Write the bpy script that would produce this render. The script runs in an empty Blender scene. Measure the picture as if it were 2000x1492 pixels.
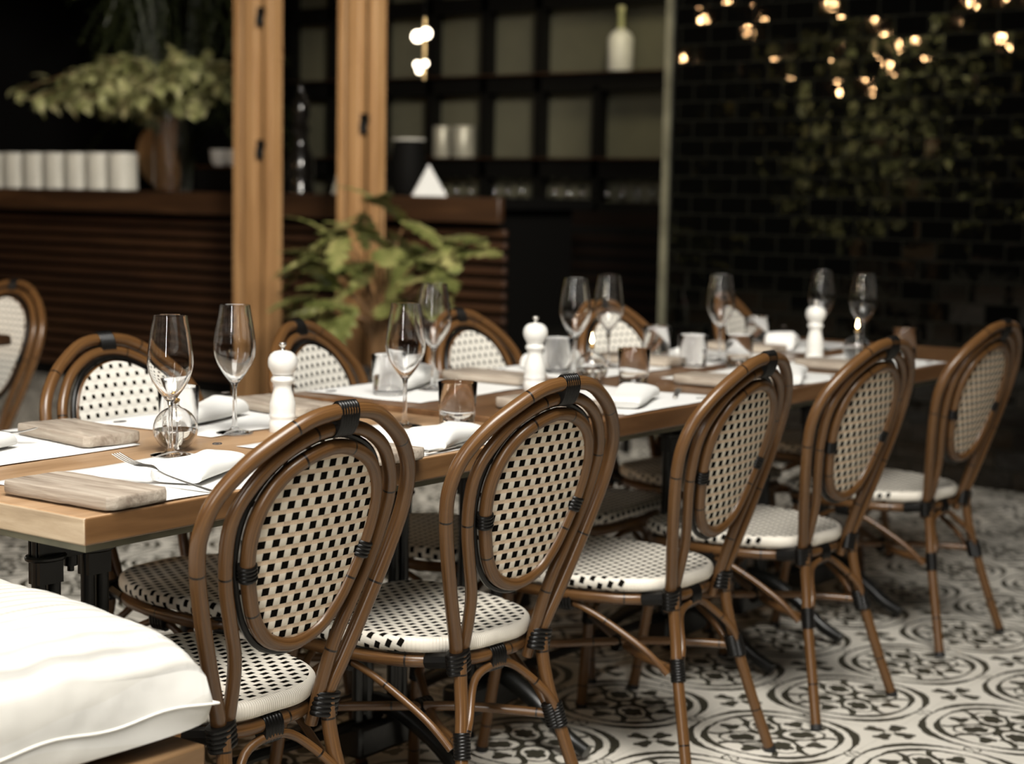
import bpy, math, random
from mathutils import Vector, Matrix
R_ = random.Random(7)
C = bpy.context.scene.collection
SC = bpy.context.scene
PI = math.pi
V = Vector

# ------------------------------------------------------------------ camera, world, light, exposure
cd = bpy.data.cameras.new('camera'); cam = bpy.data.objects.new('camera', cd); C.objects.link(cam)
_R = V((0.59331909, -0.80477121, 0.01776928)); _U = V((0.07696943, 0.0786916, 0.99392321)); _F = V((0.80127908, 0.58834592, -0.10863201))
cam.matrix_world = Matrix(((_R.x, _U.x, -_F.x, -1.61780938), (_R.y, _U.y, -_F.y, -1.95509144), (_R.z, _U.z, -_F.z, 1.22957084), (0, 0, 0, 1)))
cd.sensor_width = 36; cd.lens = 3354.09 / 2000 * 36; cd.clip_start = 0.05
cd.dof.use_dof = True; cd.dof.focus_distance = 2.85; cd.dof.aperture_fstop = 3.2
SC.camera = cam
vs = SC.view_settings
vs.view_transform = 'Standard'; vs.look = 'None'; vs.gamma = 1; vs.use_curve_mapping = False
vs.exposure = 0.0
w = bpy.data.worlds.new('world'); SC.world = w; w.use_nodes = True
w.node_tree.nodes['Background'].inputs[0].default_value = (1.0, .96, .88, 1)
w.node_tree.nodes['Background'].inputs[1].default_value = 0.006

def area(name, loc, target, sx, sy, power, col, spread=180):
    l = bpy.data.lights.new(name, 'AREA'); l.shape = 'RECTANGLE'; l.size = sx; l.size_y = sy; l.energy = power; l.color = col
    l.spread = math.radians(spread)
    o = bpy.data.objects.new(name, l); C.objects.link(o); o.location = loc
    o.rotation_euler = (V(target) - V(loc)).to_track_quat('-Z', 'Y').to_euler()
    return o
area('open_sky', (-.9, -1.5, 4.6), (.9, .1, .3), 2.4, 2.0, 198, (1.0, .965, .90), 120)
area('daylight_opening', (-4.2, -1.9, 2.8), (1.2, .4, .9), .20, 3.2, 62, (1.0, .97, .92), 130)
area('side_window', (-4.0, 2.2, 3.2), (1.2, .4, .9), .16, 2.2, 20, (1.0, .97, .92), 120)
area('shrub_fill', (-1.0, 4.6, 2.6), (-3.6, 5.2, 2.1), 1.0, 1.0, 75, (1.0, .97, .80), 70)  # added lamp aimed at the shrub, brightens its reflection in the tiles
area('facade_daylight', (-.2, -2.6, 4.2), (5.2, 4.3, 1.5), 1.2, 1.2, 68, (1.0, .93, .82), 50)

# ------------------------------------------------------------------ object helpers
def tag(o, label=None, cat=None, group=None, kind=None):
    if label: o['label'] = label
    if cat: o['category'] = cat
    if group: o['group'] = group
    if kind: o['kind'] = kind
    return o
def thing(name, label, cat, loc=(0, 0, 0), rz=0, group=None):
    o = bpy.data.objects.new(name, None); C.objects.link(o); o.location = loc; o.rotation_euler = (0, 0, rz)
    o.empty_display_size = .05
    return tag(o, label, cat, group)
KIDS = {}
class MB:
    def __init__(s): s.v = []; s.f = []; s.uv = []; s.mi = []; s.m = 0
    def face(s, idx, uv=None):
        s.f.append(tuple(idx)); s.uv.append(uv); s.mi.append(s.m)
    def box(s, c, d, rz=0, tilt=None):
        x, y, z = d[0] / 2, d[1] / 2, d[2] / 2; b = len(s.v); M = Matrix.Rotation(rz, 3, 'Z')
        if tilt is not None: M = M @ tilt
        for i in (-1, 1):
            for j in (-1, 1):
                for k in (-1, 1): s.v.append(M @ V((i * x, j * y, k * z)) + V(c))
        for q in ((0, 1, 3, 2), (4, 6, 7, 5), (0, 4, 5, 1), (2, 3, 7, 6), (0, 2, 6, 4), (1, 5, 7, 3)): s.face([b + t for t in q])
        return s
    def tube(s, pts, r, n=12, closed=False, sub=0, caps=True, flat=None):
        P = [V(p) for p in pts]
        if sub: P = smooth(P, sub, closed)
        N = len(P); b = len(s.v); rr = r if callable(r) else (lambda t: r)
        T = []
        for i in range(N):
            a = P[(i - 1) % N] if (closed or i) else P[0]; c = P[(i + 1) % N] if (closed or i < N - 1) else P[-1]
            T.append((c - a).normalized())
        u = T[0].orthogonal().normalized()
        if flat is not None: u = (V(flat) - T[0] * V(flat).dot(T[0])).normalized()
        L = [0]
        for i in range(1, N + 1): L.append(L[-1] + (P[i % N] - P[i - 1]).length)
        for i in range(N):
            if flat is not None: u = V(flat)
            u = (u - T[i] * u.dot(T[i])).normalized(); w2 = T[i].cross(u)
            q = rr(L[i] / max(L[N - 1], 1e-6))
            qa, qb = q if isinstance(q, tuple) else (q, q)
            for k in range(n):
                a = 2 * PI * k / n; s.v.append(P[i] + u * (math.cos(a) * qa) + w2 * (math.sin(a) * qb))
        M = N if closed else N - 1
        # closed loops: align the seam
        off = 0
        if closed:
            u2 = (u - T[0] * u.dot(T[0])).normalized(); e = s.v[b] - P[0]; w0 = T[0].cross(e.normalized())
            ang = math.atan2(u2.dot(w0), u2.dot(e.normalized())); off = round(ang / (2 * PI / n)) % n
        for i in range(M):
            j = (i + 1) % N; o2 = off if (closed and j == 0) else 0
            for k in range(n):
                k2 = (k + 1) % n
                s.face((b + i * n + k, b + i * n + k2, b + j * n + (k2 + o2) % n, b + j * n + (k + o2) % n),
                       ((k / n, L[i]), ((k + 1) / n, L[i]), ((k + 1) / n, L[i + 1]), (k / n, L[i + 1])))
        if caps and not closed:
            s.face([b + k for k in range(n)][::-1]); s.face([b + (N - 1) * n + k for k in range(n)])
        return s
    def lathe(s, prof, n=32, c=(0, 0, 0), closed=False, ax=None):
        b = len(s.v); c = V(c); N = len(prof); M = ax or Matrix.Identity(3)
        for r, z in prof:
            for k in range(n):
                a = 2 * PI * k / n; s.v.append(c + M @ V((math.cos(a) * r, math.sin(a) * r, z)))
        for i in range(N if closed else N - 1):
            j = (i + 1) % N
            for k in range(n):
                k2 = (k + 1) % n
                if prof[i][0] < 1e-6 and prof[j][0] < 1e-6: continue
                s.face((b + i * n + k, b + i * n + k2, b + j * n + k2, b + j * n + k))
        if not closed:
            if prof[0][0] > 1e-6: s.face([b + k for k in range(n)][::-1])
            if prof[-1][0] > 1e-6: s.face([b + (N - 1) * n + k for k in range(n)])
        return s
    def ball(s, c, r, n=12, sq=(1, 1, 1)):
        b = len(s.v); h = n // 2
        for i in range(h + 1):
            t = PI * i / h
            for k in range(n):
                a = 2 * PI * k / n; s.v.append(V(c) + V((math.sin(t) * math.cos(a) * r * sq[0], math.sin(t) * math.sin(a) * r * sq[1], math.cos(t) * r * sq[2])))
        for i in range(h):
            for k in range(n): s.face((b + i * n + k, b + (i + 1) * n + k, b + (i + 1) * n + (k + 1) % n, b + i * n + (k + 1) % n))
        return s
    def build(s, name, mats, parent=None, sm=True, merge=True, bevel=0, sub=0):
        me = bpy.data.meshes.new(name); me.from_pydata([tuple(p) for p in s.v], [], s.f)
        if any(u for u in s.uv):
            ul = me.uv_layers.new(name='UVMap'); i = 0
            for f, u in zip(s.f, s.uv):
                for k in range(len(f)):
                    if u: ul.data[i].uv = u[k]
                    i += 1
        for p, m in zip(me.polygons, s.mi): p.material_index = m; p.use_smooth = sm
        for m in (mats if isinstance(mats, (list, tuple)) else [mats]): me.materials.append(m)
        o = bpy.data.objects.new(name, me); C.objects.link(o)
        if merge:
            import bmesh
            bm = bmesh.new(); bm.from_mesh(me); bmesh.ops.remove_doubles(bm, verts=bm.verts, dist=1e-6)
            bmesh.ops.recalc_face_normals(bm, faces=bm.faces); bm.to_mesh(me); bm.free()
        if bevel:
            md = o.modifiers.new('bevel', 'BEVEL'); md.width = bevel; md.segments = 2; md.limit_method = 'ANGLE'
        if sub:
            md = o.modifiers.new('sub', 'SUBSURF'); md.levels = sub; md.render_levels = sub
        if sm and not sub:
            me.set_sharp_from_angle(angle=math.radians(42))
        if parent: o.parent = parent; KIDS.setdefault(parent.name, []).append(o)
        return o
def smooth(P, sub, closed=False):
    N = len(P); out = []
    for i in range(N if closed else N - 1):
        if closed: a, b, c, d = P[i - 1], P[i], P[(i + 1) % N], P[(i + 2) % N]
        else: a, b, c, d = P[max(i - 1, 0)], P[i], P[i + 1], P[min(i + 2, N - 1)]
        for k in range(sub):
            t = k / sub
            out.append(.5 * ((2 * b) + (c - a) * t + (2 * a - 5 * b + 4 * c - d) * t * t + (3 * b - a - 3 * c + d) * t ** 3))
    if not closed: out.append(P[-1])
    return out
def copy_tree(o, parent=None):
    c = o.copy(); C.objects.link(c)
    if parent: c.parent = parent; KIDS.setdefault(parent.name, []).append(c)
    for ch in list(KIDS.get(o.name, [])): copy_tree(ch, c)
    return c
def dup(o, loc, rz, label, group=None):
    c = copy_tree(o); c.location = loc; c.rotation_euler = (0, 0, rz); c['label'] = label
    if group: c['group'] = group
    return c
def inst(store, key, make, loc, rz, label):
    """first call places the original, later calls place copies"""
    if key not in store:
        store[key] = make(); o = store[key]; o.location = loc; o.rotation_euler = (0, 0, rz); o['label'] = label
        return o
    return dup(store[key], loc, rz, label)

# ------------------------------------------------------------------ materials
class NT:
    def __init__(s, name):
        s.m = bpy.data.materials.new(name); s.m.use_nodes = True; s.t = s.m.node_tree; s.n = s.t.nodes; s.b = s.n['Principled BSDF']
    def node(s, typ, **kw):
        o = s.n.new(typ)
        for k, v in kw.items(): setattr(o, k, v)
        return o
    def set(s, inp, v):
        if hasattr(v, 'links') or isinstance(v, bpy.types.NodeSocket): s.t.links.new(v, inp)
        else:
            if inp.type == 'RGBA' and len(v) == 3: v = (*v, 1)
            inp.default_value = v
    def math(s, op, a, b=0.0, c=0.0):
        o = s.node('ShaderNodeMath', operation=op); s.set(o.inputs[0], a); s.set(o.inputs[1], b)
        if op in ('MULTIPLY_ADD', 'SMOOTH_MIN', 'COMPARE'): s.set(o.inputs[2], c)
        return o.outputs[0]
    def P(s, **kw):
        names = dict(color='Base Color', rough='Roughness', metal='Metallic', spec='Specular IOR Level', trans='Transmission Weight', ior='IOR',
                     emis='Emission Color', es='Emission Strength', normal='Normal', coat='Coat Weight', coatr='Coat Roughness', sss='Subsurface Weight', sheen='Sheen Weight')
        for k, v in kw.items(): s.set(s.b.inputs[names[k]], v)
        return s
    def coord(s, kind='Object'): return s.node('ShaderNodeTexCoord').outputs[kind]
    def sep(s, v):
        o = s.node('ShaderNodeSeparateXYZ'); s.t.links.new(v, o.inputs[0]); return o.outputs
    def comb(s, x, y, z=0.0):
        o = s.node('ShaderNodeCombineXYZ'); s.set(o.inputs[0], x); s.set(o.inputs[1], y); s.set(o.inputs[2], z); return o.outputs[0]
    def noise(s, vec, scale, detail=3, rough=.55, dist=0, out=0):
        o = s.node('ShaderNodeTexNoise'); s.t.links.new(vec, o.inputs['Vector']); o.inputs['Scale'].default_value = scale
        o.inputs['Detail'].default_value = detail; o.inputs['Roughness'].default_value = rough; o.inputs['Distortion'].default_value = dist
        return o.outputs[out]
    def mapv(s, v, sc=(1, 1, 1), loc=(0, 0, 0), rot=(0, 0, 0)):
        o = s.node('ShaderNodeMapping'); s.t.links.new(v, o.inputs[0]); o.inputs['Scale'].default_value = sc; o.inputs['Location'].default_value = loc
        o.inputs['Rotation'].default_value = rot; return o.outputs[0]
    def ramp(s, f, stops):
        o = s.node('ShaderNodeValToRGB'); s.t.links.new(f, o.inputs[0]); e = o.color_ramp.elements
        while len(e) < len(stops): e.new(.5)
        for k, (p, c) in enumerate(stops): e[k].position = p; e[k].color = (*c, 1) if len(c) == 3 else c
        return o.outputs[0]
    def mix(s, f, a, b):
        o = s.node('ShaderNodeMix', data_type='RGBA'); s.set(o.inputs['Factor'], f); s.set(o.inputs['A'], a); s.set(o.inputs['B'], b); return o.outputs['Result']
    def bump(s, h, strength=.3, dist=.002):
        o = s.node('ShaderNodeBump'); s.t.links.new(h, o.inputs['Height']); o.inputs['Strength'].default_value = strength; o.inputs['Distance'].default_value = dist
        s.t.links.new(o.outputs[0], s.b.inputs['Normal']); return o
def flat(name, col, rough=.5, metal=0, **kw):
    return NT(name).P(color=col, rough=rough, metal=metal, **kw).m
def speck(name, col, rough=.5, amt=.25, scale=12, metal=0, bump=0, stretch=(1, 1, 1), **kw):
    n = NT(name); v = n.mapv(n.coord(), stretch); f = n.noise(v, scale, 4, .6)
    a = tuple(c * (1 - amt) for c in col); b = tuple(min(1, c * (1 + amt)) for c in col)
    n.P(color=n.ramp(f, [(.3, a), (.7, b)]), rough=rough, metal=metal, **kw)
    if bump: n.bump(f, bump, .002)
    return n.m

def mat_rattan():
    n = NT('rattan_pole'); uv = n.coord('UV'); x, y, _ = n.sep(uv)
    v = n.comb(n.math('MULTIPLY', x, 9.0), n.math('MULTIPLY', y, 1.8))
    f = n.noise(v, 3.2, 4, .6); v2 = n.comb(n.math('MULTIPLY', x, 30.0), n.math('MULTIPLY', y, 2.5)); g = n.noise(v2, 4.0, 2)
    c = n.ramp(f, [(.25, (.060, .026, .008)), (.55, (.125, .060, .020)), (.8, (.20, .105, .040))])
    c = n.mix(n.math('MULTIPLY', g, .35), c, (.06, .025, .01))
    node = n.math('LESS_THAN', n.math('ABSOLUTE', n.math('SUBTRACT', n.math('FRACT', n.math('MULTIPLY_ADD', y, 3.55, .37)), .5)), .0065)
    c = n.mix(node, c, (.012, .007, .004))
    n.P(color=c, rough=.30, spec=.42, coat=.10, coatr=.15)
    n.bump(n.math('SUBTRACT', n.math('MULTIPLY', g, .12), node), .5, .0012)
    return n.m
def mat_weave(name, pu, pv, bw, bh, white, dark, tan=None, off=0.0):
    """plain cane weave: dark square holes in staggered rows between white strands; UV in metres"""
    n = NT(name); x, y, _ = n.sep(n.coord('UV'))
    a = n.math('DIVIDE', x, pu); b = n.math('DIVIDE', y, pv); row = n.math('FLOOR', b)
    sh = n.math('MULTIPLY', n.math('MODULO', n.math('ABSOLUTE', row), 2.0), .5)
    u = n.math('SUBTRACT', n.math('FRACT', n.math('ADD', a, sh)), .5); v = n.math('SUBTRACT', n.math('FRACT', b), .5)
    au = n.math('ABSOLUTE', u); av = n.math('ABSOLUTE', v)
    hole = n.math('MULTIPLY', n.math('LESS_THAN', au, bw), n.math('LESS_THAN', av, bh))
    # vertical strand between holes bulges over the horizontal one
    vert = n.math('MULTIPLY', n.math('GREATER_THAN', au, bw), n.math('LESS_THAN', av, .5))
    strand = n.math('ABSOLUTE', n.math('SINE', n.math('MULTIPLY', x, PI * 3 / pu * 2)))
    h = n.math('MULTIPLY', n.math('COSINE', n.math('MULTIPLY', v, PI)), vert)
    h = n.math('ADD', n.math('MULTIPLY', h, 1.0), n.math('MULTIPLY', strand, .10))
    h = n.math('SUBTRACT', h, n.math('MULTIPLY', hole, 1.0))
    ns = n.noise(n.coord('UV'), 90, 2)
    wcol = n.mix(n.math('MULTIPLY', ns, .35), white, tuple(c * .72 for c in white))
    if tan: wcol = n.mix(n.math('MULTIPLY', n.math('LESS_THAN', n.math('COSINE', n.math('MULTIPLY', v, PI)), .55), .75), wcol, tan)
    edge = n.math('MULTIPLY', n.math('LESS_THAN', au, bw + .05), n.math('LESS_THAN', av, bh + .05))
    wcol = n.mix(n.math('MULTIPLY', edge, .25), wcol, tuple(c * .45 for c in white))
    n.P(color=n.mix(hole, wcol, dark), rough=n.math('MULTIPLY_ADD', hole, .4, .42), spec=n.math('MULTIPLY_ADD', hole, -.45, .45))
    n.bump(h, .55, .0022)
    return n.m
def mat_wood(name, c0, c1, c2, scale=1.0, rough=.45, axis='X', bump=.12, coat=0):
    n = NT(name); st = {'X': (1.2, 14, 14), 'Y': (14, 1.2, 14), 'Z': (14, 14, 1.2)}[axis]
    v = n.mapv(n.coord(), tuple(k * scale for k in st)); f = n.noise(v, 1.4, 6, .62, .6)
    g = n.noise(n.mapv(n.coord(), tuple(k * scale * 3 for k in st)), 2.0, 3)
    c = n.ramp(f, [(.28, c0), (.52, c1), (.74, c2)]); c = n.mix(n.math('MULTIPLY', g, .3), c, c0)
    n.P(color=c, rough=rough, coat=coat); n.bump(n.math('ADD', f, g), bump, .001)
    return n.m
M = {}
M['rattan'] = mat_rattan()
M['weave_back'] = mat_weave('cane_weave_rear', .0275, .0205, .25, .31, (.74, .67, .555), (.006, .005, .004), (.60, .41, .25))
M['weave_front'] = mat_weave('cane_weave_front', .0275, .0205, .17, .22, (.74, .71, .64), (.01, .008, .005))
M['weave_seat'] = mat_weave('cane_weave_seat', .027, .0205, .28, .26, (.72, .67, .585), (.007, .006, .005))
def mat_rim():
    n = NT('cane_wrap'); x, y, _ = n.sep(n.coord('UV')); f = n.math('ABSOLUTE', n.math('SINE', n.math('MULTIPLY', x, PI / .0045)))
    n.P(color=n.mix(n.math('MULTIPLY', n.noise(n.coord('UV'), 60, 2), .3), (.80, .75, .66), (.56, .47, .35)), rough=.42); n.bump(f, .45, .0012); return n.m
M['rim'] = mat_rim()
M['black_bind'] = flat('black_cane_binding', (.004, .0035, .003), .34, spec=.28)
M['rubber'] = flat('black_rubber', (.01, .01, .01), .6)
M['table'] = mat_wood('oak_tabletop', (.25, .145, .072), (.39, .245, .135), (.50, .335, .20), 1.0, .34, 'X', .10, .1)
M['table_side'] = mat_wood('oak_dark_edge', (.085, .040, .014), (.155, .078, .030), (.22, .12, .052), 1.0, .34, 'X', .12, .1)  # darker oak tone for the long sides of the pale table
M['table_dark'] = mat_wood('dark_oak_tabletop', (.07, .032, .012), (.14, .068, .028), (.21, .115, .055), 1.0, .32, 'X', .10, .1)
M['table_end'] = mat_wood('oak_end_grain', (.26, .19, .12), (.42, .32, .21), (.55, .44, .31), 2.2, .6, 'Y', .25)
M['board'] = mat_wood('weathered_board', (.14, .10, .07), (.36, .305, .245), (.52, .46, .38), 2.4, .8, 'Y', .9)
M['iron'] = speck('black_cast_iron', (.006, .006, .005), .32, .4, 20)
def mat_linen(name, col, bump=.25):
    n = NT(name); v = n.coord(); f = n.noise(v, 26, 3); g = n.noise(v, 420, 2)
    n.P(color=n.mix(n.math('MULTIPLY', f, .2), col, tuple(c * .9 for c in col)), rough=.85, sheen=.1); n.bump(n.math('ADD', n.math('MULTIPLY', f, 1.0), n.math('MULTIPLY', g, .25)), bump, .003)
    return n.m
M['napkin'] = mat_linen('white_napkin_linen', (.68, .675, .65))
M['paper'] = mat_linen('white_paper_mat', (.70, .695, .675), .08)
M['ink'] = flat('grey_print', (.06, .05, .045), .7)
M['ceramic'] = flat('white_lacquer', (.66, .65, .615), .25)
M['steel'] = flat('brushed_steel', (.66, .64, .60), .36, 1)
M['glass'] = flat('clear_glass', (1, 1, 1), 0.0, trans=1.0, ior=1.45)
M['water'] = flat('lamp_oil', (1, .99, .96), 0.0, trans=1.0, ior=1.36)
M['wick'] = flat('brass_burner', (.55, .40, .2), .3, 1)
def emis(name, col, st): return NT(name).P(color=(0, 0, 0), emis=col, es=st, rough=.6).m
M['flame'] = emis('flame', (1, .72, .36), 26)
M['bulb'] = emis('warm_bulb', (1, .58, .26), 420)
M['bulb_white'] = emis('pale_bulb', (1, .86, .66), 9)
M['post'] = mat_wood('pine_frame', (.22, .115, .045), (.36, .20, .085), (.47, .285, .135), .55, .5, 'Z', .1)
M['bar_top'] = mat_wood('dark_bar_top', (.018, .0075, .0025), (.040, .017, .006), (.11, .052, .02), .5, .45, 'Y', .1)
M['slat'] = mat_wood('stained_slat', (.016, .006, .0018), (.036, .0135, .004), (.062, .027, .009), .5, .5, 'Y', .1)
M['slat_dark'] = flat('black_slat', (.006, .003, .0015), .6, spec=.15)
M['black'] = flat('black_paint', (.0022, .0020, .0016), .75, spec=.12)
M['black_steel'] = flat('black_steel_frame', (.0035, .0032, .0026), .5, spec=.15)
M['olive'] = speck('olive_grey_panel', (.085, .08, .05), .7, .15, 2)
M['jamb'] = speck('aged_steel_jamb', (.15, .145, .10), .45, .35, 6, .3)
M['dirty_white'] = speck('off_white_glaze', (.62, .60, .53), .4, .1, 8)
M['grey_tin'] = speck('dull_grey_tin', (.36, .34, .27), .4, .15, 6, .3)
M['leaf'] = None

# floor: encaustic cement tile pattern, 0.40 m repeat
def mat_floor():
    n = NT('patterned_cement_tiles'); m = n.math
    x, y, z = n.sep(n.coord('Object')); P = .4
    wob = n.sep(n.noise(n.coord('Object'), 55, 2, .5, 0, 1))
    x = m('MULTIPLY_ADD', m('SUBTRACT', wob[0], .5), .010, x); y = m('MULTIPLY_ADD', m('SUBTRACT', wob[1], .5), .010, y)
    U = m('SUBTRACT', m('FRACT', m('DIVIDE', m('SUBTRACT', x, 1.846 - 20.2), P)), .5)
    W = m('SUBTRACT', m('FRACT', m('DIVIDE', m('SUBTRACT', y, -.174 - 20.2), P)), .5)
    u = m('ABSOLUTE', U); v = m('ABSOLUTE', W)
    def rad(a, b): return m('SQRT', m('ADD', m('MULTIPLY', a, a), m('MULTIPLY', b, b)))
    r = rad(u, v)
    s2 = m('MULTIPLY', m('DIVIDE', m('MULTIPLY', u, v), m('MAXIMUM', m('MULTIPLY', r, r), .0004)), 2.0)    # sin 2theta, 0 on axes, 1 on diagonals
    def band(val, lo, hi): return m('MULTIPLY', m('GREATER_THAN', val, lo), m('LESS_THAN', val, hi))
    def ell(a, b, ca, cb, ra, rb): return m('LESS_THAN', rad(m('DIVIDE', m('SUBTRACT', a, ca), ra), m('DIVIDE', m('SUBTRACT', b, cb), rb)), 1.0)
    def OR(*L):
        o = L[0]
        for k in L[1:]: o = m('MAXIMUM', o, k)
        return o
    def NOT(a): return m('SUBTRACT', 1.0, a)
    sk = m('POWER', m('MAXIMUM', s2, .0), 2.0)
    ring1 = band(r, .368, m('MULTIPLY_ADD', sk, .034, .384))
    ring2 = m('MULTIPLY', m('GREATER_THAN', r, .452), m('LESS_THAN', r, m('MULTIPLY_ADD', sk, .042, .466)))
    cu = m('SUBTRACT', .5, u); cv = m('SUBTRACT', .5, v); rc = rad(cu, cv)
    star = m('LESS_THAN', rc, .30)
    smx = m('MAXIMUM', cu, cv); smn = m('MINIMUM', cu, cv)
    corner = m('MULTIPLY', m('MAXIMUM', ell(smx, smn, .085, 0.0, .060, .036), ell(smx, smn, .125, .026, .026, .024)), m('GREATER_THAN', rc, .03))
    corner = OR(corner, band(rc, .028, .036))
    cdiag = m('MULTIPLY', m('LESS_THAN', m('ABSOLUTE', m('SUBTRACT', cu, cv)), .004), m('LESS_THAN', rc, .10))
    # medallion interior
    s = m('MAXIMUM', u, v); t = m('MINIMUM', u, v); p = m('MULTIPLY', m('ADD', s, t), .70711); q = m('MULTIPLY', m('SUBTRACT', s, t), .70711)
    loop = m('SUBTRACT', ell(p, q, .175, 0.0, .142, .105), ell(p, q, .182, 0.0, .120, .082))
    blob = OR(ell(p, q, .18, .0, .082, .032), ell(p, q, .150, .034, .036, .026), ell(p, q, .215, .034, .034, .022))
    axisleaf = OR(ell(s, t, .285, 0.0, .060, .036), ell(s, t, .255, .030, .026, .028), ell(s, t, .10, .0, .065, .022))
    side = m('SUBTRACT', ell(p, q, .275, .098, .085, .040), ell(p, q, .285, .122, .06, .026))
    tipleaf = m('MULTIPLY', ell(p, q, .335, .0, .020, .060), m('LESS_THAN', r, .355))
    centre = OR(band(r, .030, .040))
    inner = OR(m('MAXIMUM', loop, 0.0), blob, axisleaf, m('MAXIMUM', side, 0.0), centre)
    inner = m('MULTIPLY', inner, m('MULTIPLY', m('LESS_THAN', r, .365), m('GREATER_THAN', r, .030)))
    # small oval where neighbouring circles touch
    du = m('MINIMUM', rad(m('SUBTRACT', u, .5), v), rad(u, m('SUBTRACT', v, .5)))
    dotin = m('LESS_THAN', du, .040); dotring = band(du, .040, .050)
    blk = OR(ring1, ring2, m('MULTIPLY', star, OR(corner, 0.0)), inner)
    blk = m('MULTIPLY', blk, NOT(dotin)); blk = OR(blk, dotring, m('MULTIPLY', dotin, m('LESS_THAN', m('MINIMUM', m('ABSOLUTE', m('SUBTRACT', u, v)), m('ABSOLUTE', m('SUBTRACT', m('ADD', u, v), .5))), .004)))
    seam = m('MULTIPLY', m('MAXIMUM', m('LESS_THAN', m('MINIMUM', u, m('SUBTRACT', .5, u)), .0022), m('LESS_THAN', m('MINIMUM', v, m('SUBTRACT', .5, v)), .0022)), .35)
    n1 = n.noise(n.coord('Object'), 7, 4); n2 = n.noise(n.coord('Object'), 120, 3)
    wc = n.mix(n1, (.60, .56, .485), (.73, .695, .62)); bc = n.mix(n2, (.026, .024, .016), (.060, .056, .040))
    col = n.mix(blk, wc, bc); col = n.mix(seam, col, (.12, .11, .09))
    n.P(color=col, rough=n.math('MULTIPLY_ADD', n1, .25, .28)); n.bump(n.math('SUBTRACT', m('MULTIPLY', n2, .3), seam), .12, .002)
    return n.m
M['floor'] = mat_floor()
# wall: hand-made black gloss brick tiles, each tilted a little
def mat_tiles():
    n = NT('black_gloss_brick_tiles'); m = n.math
    x, y, z = n.sep(n.coord('Object')); tw, th = .155, .0885
    rz = m('DIVIDE', z, th); row = m('FLOOR', rz); ay = m('ADD', m('DIVIDE', y, tw), m('MULTIPLY', m('MODULO', row, 2.0), .5)); col = m('FLOOR', ay)
    fu = m('ABSOLUTE', m('SUBTRACT', m('FRACT', ay), .5)); fv = m('ABSOLUTE', m('SUBTRACT', m('FRACT', rz), .5))
    grout = m('MAXIMUM', m('GREATER_THAN', fu, .478), m('GREATER_THAN', fv, .462))
    wn = n.node('ShaderNodeTexWhiteNoise', noise_dimensions='3D'); n.t.links.new(n.comb(row, col, 3.0), wn.inputs['Vector'])
    rc = n.sep(wn.outputs['Color'])
    tilt = n.comb(0.0, m('MULTIPLY', m('SUBTRACT', rc[1], .5), .05), m('MULTIPLY', m('SUBTRACT', rc[2], .5), .05))
    bw = m('MULTIPLY', m('MAXIMUM', m('SUBTRACT', fu, .40), 0.0), 2.5); bv = m('MULTIPLY', m('MAXIMUM', m('SUBTRACT', fv, .36), 0.0), 2.0)
    h = m('SUBTRACT', n.noise(n.coord('Object'), 11, 2), m('ADD', m('MULTIPLY', bw, bw), m('MULTIPLY', bv, bv)))
    bp = n.node('ShaderNodeBump'); n.t.links.new(h, bp.inputs['Height']); bp.inputs['Strength'].default_value = .09; bp.inputs['Distance'].default_value = .003
    va = n.node('ShaderNodeVectorMath', operation='ADD'); n.t.links.new(bp.outputs[0], va.inputs[0]); n.t.links.new(tilt, va.inputs[1])
    nm = n.node('ShaderNodeVectorMath', operation='NORMALIZE'); n.t.links.new(va.outputs[0], nm.inputs[0])
    n.P(color=n.mix(grout, (.0012, .0012, .001), (.006, .006, .004)), rough=m('MULTIPLY_ADD', grout, .8, .02), spec=m('MULTIPLY_ADD', grout, -.42, .5))
    n.t.links.new(nm.outputs[0], n.b.inputs['Normal'])
    return n.m
M['tiles'] = mat_tiles()
def mat_leaf(name, c0, c1, c2):
    n = NT(name); f = n.noise(n.coord(), 9, 3); n.P(color=n.ramp(f, [(.3, c0), (.5, c1), (.72, c2)]), rough=.42)
    n.b.inputs['Transmission Weight'].default_value = 0
    return n.m
M['leaf'] = mat_leaf('mid_green_leaf', (.06, .075, .018), (.14, .15, .045), (.30, .28, .11))
M['leaf_pale'] = mat_leaf('pale_green_leaf', (.16, .17, .06), (.34, .34, .15), (.58, .52, .30))
M['leaf_dark'] = mat_leaf('dark_green_frond', (.02, .028, .01), (.04, .05, .018), (.07, .08, .03))
M['stem'] = flat('brown_stem', (.14, .075, .03), .6)

# ------------------------------------------------------------------ the setting
def slab(name, c, d, mat, struct=True, **kw):
    o = MB().box(c, d).build(name, mat, None, False, **kw)
    if struct: o['kind'] = 'structure'
    return o
slab('floor', (2.5, 1.5, -.05), (17, 18, .1), M['floor'])
slab('wall_right', (5.62, -.82, 1.9), (.2, 6.38, 3.8), M['tiles'])
slab('trim_1', (5.55, 2.385, 1.9), (.10, .035, 3.8), M['jamb'])
slab('wall_back', (8.15, 5.6, 1.9), (.2, 8.5, 3.8), M['black'])
slab('wall_left', (6.85, 9.85, 1.9), (2.8, .2, 3.8), M['black'])
slab('ceiling', (6.85, 5.6, 3.6), (2.8, 8.5, .2), M['black'])
slab('trim_2', (5.5, 6.1, 3.25), (.16, 7.4, .5), M['black_steel'])

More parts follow.
